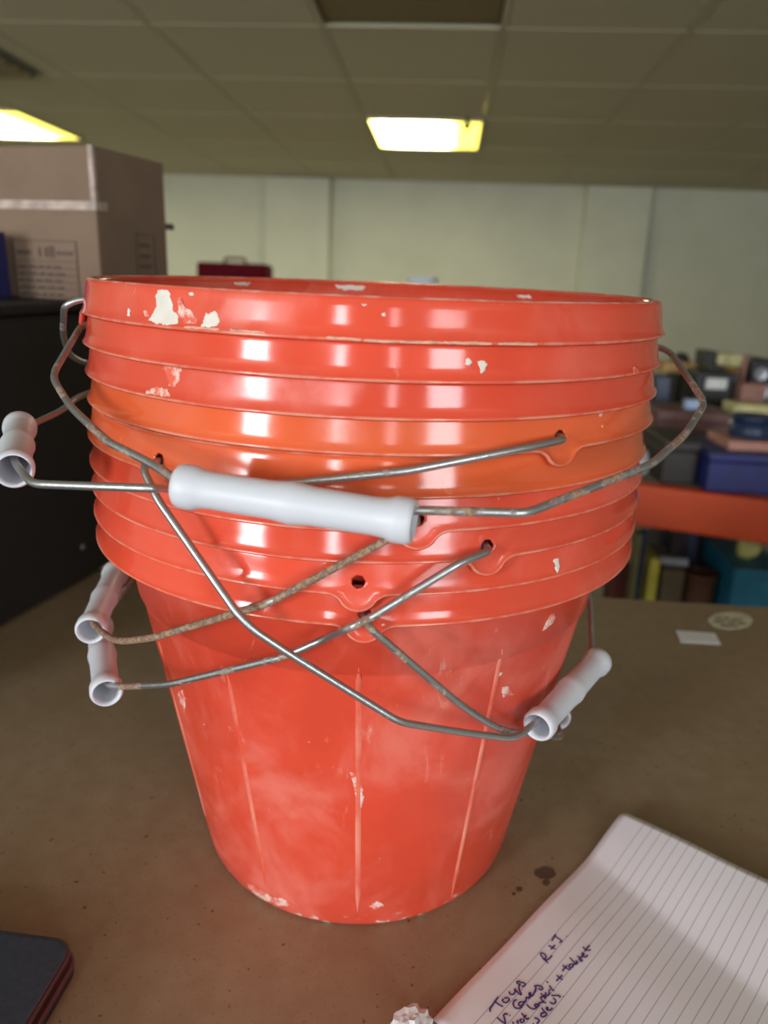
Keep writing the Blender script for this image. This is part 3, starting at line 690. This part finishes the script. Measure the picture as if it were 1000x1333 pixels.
slab('front_cover', [(.0028, .0155), (.0022, .0164), (.003, .0172), (.005, .0174)], M_SLATE, ce)

# ------------------------------------------------------------------ labels on the bench
def card(px, name, mat, z=.0008): return link(name, blob(px, .0002, z), mat)
tag(card([(879, 821), (931, 825), (938, 839), (886, 836)], 'white_sticker', M_PAPERW), 'small blank white rectangular sticker on the bench top', 'sticker')
M_OVAL = simple('worn_oval_label', (204, 196, 170), .7, var=.1, scale=90)
e = empty('oval_label', on_z(951, 808)); tag(e, 'worn oval label with faded print on the bench top', 'label')
o = link('label_paper', blob(ell(951, 808, 29, 11, 28, .02), .0002, .0007), M_OVAL, e)
bm = bmesh.new()
for (x0, x1, y) in ((932, 940, 803), (943, 950, 804), (953, 966, 806), (930, 944, 808), (947, 958, 810), (961, 972, 811), (938, 962, 814)):
    pts = [on_z(x0, y-1.2, .0012), on_z(x1, y-1.0+(x1-x0)*.08, .0012), on_z(x1, y+1.0+(x1-x0)*.08, .0012), on_z(x0, y+1.2, .0012)]
    bm.faces.new([bm.verts.new(q) for q in pts])
bmo('faded_print', bm, simple('faded_grey_ink', (120, 112, 98), .8), e)

# ------------------------------------------------------------------ black case and cardboard box on the left
A_, B_ = on_z(0, 822), on_z(150, 735); pd = (B_-A_).normalized(); pn = Vector((pd.y, -pd.x, 0))           # pn faces the buckets
TOPZ = on_plane(60, 394, A_, pn).z
start = A_-pd*.30; Lc = .78
BC = Matrix(((pd.x, -pn.x, 0, start.x), (pd.y, -pn.y, 0, start.y), (0, 0, 1, 0), (0, 0, 0, 1)))        # x along the face, y into the case
e = empty('black_case', BC @ Matrix.Translation((Lc/2, .2, 0))); tag(e, 'large black flight case standing on the bench beside the buckets', 'case')
bo = box('case_body', (0, Lc, 0, .42, .004, TOPZ-.012), M_BLACK, e, .006, BC)
box('lid', (-.003, Lc+.003, -.003, .423, TOPZ-.0115, TOPZ), M_BLACK, e, .004, BC)
for fx in (.05, Lc-.05):
    for fy in (.05, .37): lathe('foot', [(0, 0), (.014, 0), (.016, .0045), (0, .0045)], M_BLACKP, e, 16, BC @ Matrix.Translation((fx, fy, 0)))
q = on_plane(108, 712, A_, pn); lathe('rivet', [(0, .0025), (.0035, .002), (.0045, 0), (.0045, -.001)], simple('dull_rivet', (120, 116, 112), .4, .6), e, 14, axis_frame(q, pn))
# cardboard box: near bottom corner on the lid, its long side parallel to the case
c0 = on_z(134, 394, TOPZ); fr = on_z(134, 394, TOPZ)
hgt = on_plane(104, 188, c0, Vector((0, -1, 0))).z-TOPZ
# length of shaded side from its far top corner
pl_n = pn; c1 = on_plane(213, 218, c0, pl_n); Ls = max(.12, (c1-c0).dot(pd)); Ls = min(Ls, .30)
BX = Matrix(((pd.x, -pn.x, 0, c0.x), (pd.y, -pn.y, 0, c0.y), (0, 0, 1, TOPZ), (0, 0, 0, 1)))
BX = Matrix.Translation((0, 0, 0)) @ BX
e = empty('cardboard_box', BX @ Matrix.Translation((Ls/2, .13, .0005))); tag(e, 'brown cardboard box taped across with a printed panel, on the black case', 'cardboard box')
WB = .30; z0 = .0005
box('carton', (0, Ls, 0, WB, z0, hgt), M_KRAFT, e, .0025, BX)
tz = hgt*.60
box('packing_tape', (-.0006, .020, -.0006, WB, tz, tz+.009), M_TAPE, e, 0, BX)
box('packing_tape', (-.0008, .004, -.0008, .005, tz*1.04, hgt+.0003), M_TAPE, e, 0, BX)
box('torn_flap', (Ls-.001, Ls+.012, -.004, .004, tz-.012, tz-.005), M_INK, e, .001, BX)
def prints(face):                                       # a framed panel of faded print
    bm = bmesh.new(); t = .0009
    def q(u0, u1, v0, v1):
        if face == 'end': bbox(bm, -.0012, -.0002, .14-u1, .14-u0, v0, v1, 0, BX)
        else: bbox(bm, u0, u1, -.0010, -.0002, v0, v1, 0, BX)
    if face == 'end':
        u0, u1, v1, v0 = .028, .112, tz-.032, .002
        for d in ((u0, u1, v1-t, v1), (u0, u0+t, v0, v1), (u1-t, u1, v0, v1)): q(*d)
        h = v1-v0
        for i in range(6): q(u0, u1, v1-h*(.36+.12*i), v1-h*(.36+.12*i)+.0006)
        for i in range(5):
            x = u0+.006
            while x < u1-.02:
                ww = random.uniform(.004, .012); q(x, x+ww, v1-h*(.36+.12*i)-.0075, v1-h*(.36+.12*i)-.0045); x += ww+.004
        q(u0+.006, u0+.024, v1-h*.24, v1-h*.18); q(u1-.026, u1-.006, v1-h*.24, v1-h*.18)
        for i, xx in enumerate((.035, .043)): q(u0+xx, u0+xx+.0018, v1-h*.28, v1-h*.12)
        for zz in (.28, .20, .12): q(u0+.048, u0+.054, v1-h*zz, v1-h*zz+.0014)
        for xx in (.048, .053): q(u0+xx, u0+xx+.0014, v1-h*.28, v1-h*.11)
    else:
        u0, u1, v1, v0 = .07, min(.16, Ls-.03), tz-.02, .01
        for d in ((u0, u1, v1-t, v1), (u0, u1, v0, v0+t), (u0, u0+t, v0, v1), (u1-t, u1, v0, v1)): q(*d)
        for i in range(5): q(u0+.006, u1-.01, v1-.014-.012*i, v1-.011-.012*i)
    bmo('printed_panel', bm, M_INK, e)
prints('end'); prints('side')
# blue book standing beside the carton
e = empty('blue_book', BX @ Matrix.Translation((-.05, .19, 0))); tag(e, 'navy blue book standing on the black case against the cardboard box', 'book')
u = BX @ Matrix.Translation((-.052, 0, 0)); pb = on_plane(-20, 360, u.translation, pd); lw = (pb-BX.translation).dot(-pn)
box('cover', (-.052, -.050, lw, lw+.15, .0005, .07), M_NAVY, e, .0006, BX); box('cover', (-.020, -.018, lw, lw+.15, .0005, .07), M_NAVY, e, .0006, BX)
box('spine', (-.052, -.018, lw-.0022, lw-.0002, .0005, .07), M_NAVY, e, .0006, BX)
box('page_block', (-.0498, -.0202, lw+.0005, lw+.147, .002, .067), M_PAPERW, e, 0, BX)

# ------------------------------------------------------------------ orange pallet rack with goods (room axes)
ZD = -.40
b0 = r_z(840, 632, ZD); bd = Vector((.94, -.33, 0)).normalized(); bn = Vector((bd.y, -bd.x, 0))             # bn toward the camera
st = b0-bd*1.25
RK = ROOM @ Matrix(((bd.x, -bn.x, 0, st.x), (bd.y, -bn.y, 0, st.y), (0, 0, 1, 0), (0, 0, 0, 1)))           # x along the rack, y away from the camera
RL, RD = 2.7, .95
rack = empty('pallet_rack', RK @ Matrix.Translation((RL/2, RD/2, FL))); tag(rack, 'pallet rack with an orange beam and navy posts behind the bench', 'rack')
for y0 in (0, RD-.05):
    bm = bmesh.new(); bbox(bm, 0, RL, y0, y0+.05, ZD-.10, ZD, .006, RK); bmo('beam', bm, M_ORBEAM, rack)
for zz in (FL+.22,):
    for y0 in (0, RD-.05): bm = bmesh.new(); bbox(bm, 0, RL, y0, y0+.05, zz-.10, zz, .006, RK); bmo('beam', bm, M_ORBEAM, rack)
    for i in range(9): box('deck_board', (.002+i*.3, .298+i*.3, .002, RD-.002, zz, zz+.015), M_DECK, rack, .001, RK)
for i in range(9): box('deck_board', (.002+i*.3, .298+i*.3, .052, RD-.052, ZD-.018, ZD), M_DECK, rack, .001, RK)
for x0 in (-.06, RL):
    for y0 in (0, RD-.06): box('upright', (x0, x0+.06, y0, y0+.06, FL+.002, ZD-.002), M_NAVYPOST, rack, .004, RK)
DT = ZD
def col(nm, rgb, r=.5): return simple(nm, rgb, r, var=.15, scale=30)
def goods(name, label, cat, x0, x1, y0, y1, Y, dep, mat, zb=DT, group=None, lid=None, parts=None):
    """a boxlike thing with its front at room depth Y, seen between the given pixels, standing on zb"""
    a, b2 = r_y(x0, y0, Y), r_y(x1, y0, Y); t = max(a.z, b2.z)*.5+min(a.z, b2.z)*.5
    e = empty(name, ROOM @ Matrix.Translation(((a.x+b2.x)/2, Y+dep/2, zb))); tag(e, label, cat, group)
    bv = min(.006, .12*min(b2.x-a.x, dep, t-zb))
    th = t if lid is None else t-(t-zb)*.22
    box('case_body' if lid else 'body', (a.x, b2.x, Y, Y+dep, zb+.0005, th), mat, e, bv, ROOM)
    if lid: box('lid', (a.x-.002, b2.x+.002, Y-.002, Y+dep+.002, th+.0004, t), lid, e, bv*.6, ROOM)
    return e, a.x, b2.x, t
mNB = col('navy_box_card', (34, 40, 104)); mDK = col('dark_box_card', (44, 38, 36)); mBR = col('brown_wood_box', (104, 70, 66)); mGO = col('mustard_card', (186, 150, 84)); mAM = col('amber_tin', (138, 86, 34), .3)
mPK = col('pink_card', (186, 132, 116)); mCR = col('cream_card', (204, 194, 140)); mBK = col('matt_black', (24, 24, 26)); mGD = simple('gold_ring', (214, 176, 60), .25, .9); mDB = col('dark_blue_tin', (34, 52, 82), .35); mWH = col('white_label', (216, 216, 212)); mRS = col('rose_card', (150, 104, 92))
e, xa, xb, tt = goods('navy_box', 'large navy blue box at the front of the orange rack', 'box', 926, 1040, 592, 660, 1.74, .24, mNB, lid=mNB)
zN = tt
e, xa, xb, tt2 = goods('black_box', 'long black box beside the navy box on the rack', 'box', 868, 914, 575, 645, 1.80, .22, mDK, lid=mDK)
e, *_ = goods('pink_folder', 'flat salmon pink carton lying on the navy box', 'carton', 950, 1030, 576, 590, 1.78, .16, mPK, zN)
zP = _[2]
dp = r_y(982, 560, 1.84); e = empty('blue_tin', ROOM @ Matrix.Translation((dp.x, 1.86, zP))); tag(e, 'round dark blue tin standing on the salmon carton', 'tin')
rad = (r_y(1012, 560, 1.84).x-r_y(955, 560, 1.84).x)/2; hh = r_y(982, 541, 1.84).z-zP
for nm, pr in (('tin_body', [(0, .0006), (rad*.97, .0006), (rad, .003), (rad, hh*.75), (0, hh*.75)]), ('lid', [(0, hh*.755), (rad*1.03, hh*.755), (rad*1.03, hh*.96), (rad*.95, hh), (0, hh)])):
    lathe(nm, pr, mDB, e, 32, ROOM @ Matrix.Translation((dp.x, 1.86, zP)))
e, xa, xb, tt = goods('wooden_box', 'brown wooden box behind the black box on the rack', 'box', 858, 955, 536, 590, 2.12, .20, mBR, lid=mBR)
zW = tt
e, xa, xb, tt = goods('card_tag', 'small pale blue tag on the brown wooden box', 'tag', 894, 913, 521, 533, 2.16, .03, col('pale_blue_tag', (176, 196, 236)), zW)
e, xa, xb, t1 = goods('black_camera', 'black camera with a white label on the rack', 'camera', 908, 962, 484, 560, 2.36, .14, mBK)
ca = (xa+xb)/2; w2 = (xb-xa)
a = r_y(920, 492, 2.355); b2 = r_y(945, 507, 2.355); box('label_plate', (a.x, b2.x, 2.350, 2.3598, b2.z, a.z), mWH, e, .001, ROOM)
lathe('lens', [(0, -.05), (w2*.16, -.05), (w2*.20, -.045), (w2*.20, 0)], M_BLACKP, e, 24, ROOM @ Matrix.Translation((ca-w2*.25, 2.36, t1-.085)) @ Matrix.Rotation(R_(-90), 4, 'X') @ Matrix.Scale(-1, 4, (0, 0, 1)))
box('viewfinder', (ca-.02, ca+.02, 2.375, 2.43, t1+.0003, t1+.018), mBK, e, .004, ROOM)
e, *_ = goods('navy_bag', 'dark navy case left of the black camera on the rack', 'case', 856, 876, 490, 560, 2.40, .12, mDB)
e, *_ = goods('black_bag', 'black case between the navy case and the black camera', 'case', 883, 899, 487, 560, 2.52, .14, mBK)
zb_ = _[2]
e, *_ = goods('mustard_box', 'small mustard box lying on the black case', 'box', 864, 908, 472, 489, 2.53, .12, mGO, zb_)
e2 = empty('dark_knob', ROOM @ Matrix.Translation((r_y(886, 466, 2.59).x, 2.59, _[2]))); tag(e2, 'rounded dark cap sitting on the mustard box', 'cap')
lathe('crown', [(0, .0005), (.026, .0005), (.028, .006), (.022, .020), (.012, .027), (0, .029)], mDK, e2, 24, e2.matrix_world); lathe('brim', [(.027, .0008), (.034, .001), (.034, .003), (.027, .0035)], mDK, e2, 24, e2.matrix_world, True)
e, xa, xb, tA = goods('amber_radio', 'amber coloured radio with two gold rings on the rack', 'radio', 934, 968, 478, 560, 2.56, .16, mAM)
for px in ((951, 476), (941, 485)):
    c = r_y(px[0], px[1]+6, 2.552); v, f = tube([ROOM @ Vector((c.x+.011*math.cos(t*math.pi/12), 2.553, c.z+.011*math.sin(t*math.pi/12))) for t in range(25)], .0022, 8, False); link('gold_ring', mesh('gold_ring', v, f), mGD, e, True)
e, *_ = goods('cream_box', 'cream coloured box lying on the amber radio', 'box', 936, 970, 461, 478, 2.57, .14, mCR, tA+.0006)
e, *_ = goods('black_speaker', 'black speaker cabinet with silver cones at the back of the rack', 'speaker', 981, 1012, 468, 560, 2.50, .16, mBK)
for py, rr in ((487, .020), (510, .026)):
    c = r_y(991, py, 2.497); lathe('cone', [(0, .004), (rr*.4, .003), (rr*.95, .0095), (rr, .009), (rr, .0005)], simple('silver_cone', (150, 150, 156), .35, .7), e, 24, ROOM @ axis_frame(Vector((c.x, 2.5, c.z)), Vector((0, -1, 0))))
e, *_ = goods('rose_box', 'tall rose brown box between the amber radio and the speaker', 'box', 971, 975, 462, 560, 2.46, .02, mRS)
e, *_ = goods('black_jug', 'black box in front of the amber radio, beside the cream box', 'box', 921, 934, 457, 560, 2.58, .12, mBK)
e, *_ = goods('rose_case', 'rose brown square carton on the rack behind the blue tin', 'carton', 967, 1000, 500, 560, 2.30, .05, mRS)
e, *_ = goods('cream_tray', 'cream flat tray lying in front of the rose brown carton', 'tray', 957, 1010, 527, 560, 2.16, .10, mCR)
# clear bag hanging over the front of the deck
bm = bmesh.new(); bmesh.ops.create_icosphere(bm, subdivisions=4, radius=1)
c = r_y(836, 636, 1.80)
for q in bm.verts:
    n_ = 1+.16*math.sin(9*q.co.x+3*q.co.z)*math.cos(7*q.co.y)+random.uniform(-.05, .05)
    q.co = Vector((q.co.x*.024, q.co.y*.03, q.co.z*.034))*n_
bmesh.ops.translate(bm, verts=bm.verts, vec=(c.x, 1.86, DT+.036)); bm.transform(ROOM)
k = NT('cloudy_polythene'); k.set(Base_Color=lin((206, 204, 208)), Roughness=.3, Alpha=.65); tag(bmo('plastic_bag', bm, k.m, None, True), 'crumpled cloudy plastic bag at the front edge of the rack', 'bag')
# things under the beam, on the lower deck
LZ = FL+.235
def low(name, label, cat, x0, x1, y0, Y, dep, rgb, zb=LZ, ztop=None, lid=None):
    m = col(name+'_mat', rgb); return goods(name, label, cat, x0, x1, y0, 0, Y, dep, m, zb, None, m if lid else None)
low('yellow_crate', 'upright yellow box under the rack beam', 'box', 847, 861, 728, 1.95, .20, (196, 184, 70))
low('olive_box', 'narrow olive box beside the yellow box under the rack', 'box', 832, 837, 696, 1.92, .05, (112, 108, 70))
low('red_box', 'dark red box under the rack beam behind the bucket stack', 'box', 800, 823, 735, 2.00, .10, (96, 40, 34))
low('navy_pole', 'slim navy board standing under the rack beam', 'board', 838, 845, 692, 1.93, .03, (24, 34, 66))
low('brown_carton', 'brown carton under the rack with a pale strip on top', 'carton', 863, 894, 742, 1.96, .24, (92, 78, 54))
low('grey_bin', 'dark grey bin behind the brown carton under the rack', 'bin', 862, 890, 690, 2.34, .14, (70, 70, 76), lid=True)
low('navy_folder', 'navy binder under the rack beside the brown carton', 'binder', 900, 912, 690, 2.08, .16, (36, 44, 78))
low('charcoal_crate', 'charcoal crate under the rack behind the brown basket', 'crate', 918, 952, 688, 2.26, .2, (64, 60, 62), lid=True)
teal = low('teal_bin', 'teal blue tub under the rack beam', 'tub', 958, 1030, 742, 1.90, .26, (28, 110, 140), lid=True)
a = r_y(880, 735, 1.94); box_e = empty('white_strip', ROOM @ Matrix.Translation((a.x, 2.0, a.z))); tag(box_e, 'pale grey rolled paper lying on the brown carton', 'paper roll')
zt = r_y(878, 742, 1.96).z; v, f = tube([ROOM @ Vector((r_y(861, 735, 1.98).x, 2.0, zt+.0125)), ROOM @ Vector((r_y(896, 738, 1.98).x, 1.99, zt+.0125))], .0118, 20, False); link('paper_layer', mesh('paper_layer', v, f), simple('pale_grey_paper', (168, 168, 178), .7), box_e, True)
v, f = tube([ROOM @ Vector((r_y(862, 735, 1.98).x, 2.0, zt+.0125)), ROOM @ Vector((r_y(895, 738, 1.98).x, 1.99, zt+.0125))], .007, 16, False); link('core', mesh('core', v, f), simple('grey_paper_core', (130, 124, 116), .8), box_e, True)
ctr = r_y(921, 765, 1.94); e = empty('brown_basket', ROOM @ Matrix.Translation((ctr.x, 2.0, LZ))); tag(e, 'round brown basket under the rack beside the teal tub', 'basket')
zt = r_y(945, 756, 1.95).z-LZ; mB = simple('brown_wicker', (98, 62, 46), .8, var=.3, scale=150, bump=.4)
lathe('basket_wall', [(0, .001), (.034, .001), (.038, zt*.5), (.041, zt), (.037, zt), (.031, .01), (0, .01)], mB, e, 32, e.matrix_world)
lathe('rim', [(.0415, zt-.012), (.044, zt-.008), (.044, zt+.002), (.0415, zt+.004)], mB, e, 32, e.matrix_world, True)
bm = bmesh.new(); bmesh.ops.create_icosphere(bm, subdivisions=3, radius=.03)
for q in bm.verts: q.co *= 1+.2*math.sin(60*q.co.x+20*q.co.y)*math.cos(70*q.co.z)
c = r_y(971, 742, 1.98); bmesh.ops.translate(bm, verts=bm.verts, vec=(c.x, 2.0, teal[3]+.027)); bm.transform(ROOM)
tag(bmo('yellow_duster', bm, col('pale_yellow_cloth', (206, 200, 120), .9), None, True), 'crumpled pale yellow cloth on the teal tub', 'cloth')
# ------------------------------------------------------------------ far sideboard with red suitcase and white tub
YS = 3.4; ZS = -.24
sb = empty('sideboard', ROOM @ Matrix.Translation((-.35, YS+.2, FL))); tag(sb, 'long pale sideboard along the room behind the buckets', 'sideboard')
mS = simple('pale_wood_veneer', (170, 150, 116), .5, scale=12)
for nm, d in [('top', (-1.6, .7, YS-.05, YS+.45, ZS-.025, ZS)), ('carcass', (-1.57, .67, YS+.02, YS+.42, FL+.08, ZS-.0255))]+[('door', (-1.565+.56*i, -1.015+.56*i, YS, YS+.0195, FL+.09, ZS-.03)) for i in range(4)]+[('plinth', (-1.55, .65, YS+.05, YS+.40, FL+.001, FL+.0795))]:
    box(nm, d, mS, sb, .003, ROOM)
mR = simple('maroon_leather', (92, 14, 26), .85, var=.2, scale=60, bump=.1, spec=.1)
a, b2 = r_y(255, 345, YS+.1), r_y(347, 347, YS+.1); tz2 = r_y(300, 342, YS+.1).z
e = empty('red_suitcase', ROOM @ Matrix.Translation(((a.x+b2.x)/2, YS+.18, ZS))); tag(e, 'maroon suitcase with a carrying handle standing before the far wall', 'suitcase')
box('case_body', (a.x, b2.x, YS+.1, YS+.18, ZS+.001, tz2), mR, e, .014, ROOM, 3); box('lid', (a.x, b2.x, YS+.1805, YS+.24, ZS+.001, tz2), mR, e, .014, ROOM, 3)
cx = (a.x+b2.x)/2; v, f = tube(rounded([ROOM @ Vector(q) for q in ((cx-.05, YS+.17, tz2-.002), (cx-.045, YS+.17, tz2+.022), (cx+.045, YS+.17, tz2+.022), (cx+.05, YS+.17, tz2-.002))], .012), .006, 10); link('carry_handle', mesh('carry_handle', v, f), mR, e, True)
a, b2 = r_y(529, 368, YS), r_y(570, 368, YS); tz2 = r_y(549, 360, YS).z; rr = (b2.x-a.x)/2
e = empty('white_tub', ROOM @ Matrix.Translation(((a.x+b2.x)/2, YS+rr, ZS))); tag(e, 'white lidded tub standing before the far wall behind the bucket rim', 'tub')
hh = tz2-ZS; mT = simple('white_tub_plastic', (222, 232, 240), .35, var=.03)
lathe('tub_body', [(0, .001), (rr*.82, .001), (rr*.93, hh-.03), (0, hh-.03)], mT, e, 36, e.matrix_world); lathe('lid', [(0, hh-.0295), (rr, hh-.0295), (rr, hh-.006), (rr*.92, hh), (0, hh)], mT, e, 36, e.matrix_world)
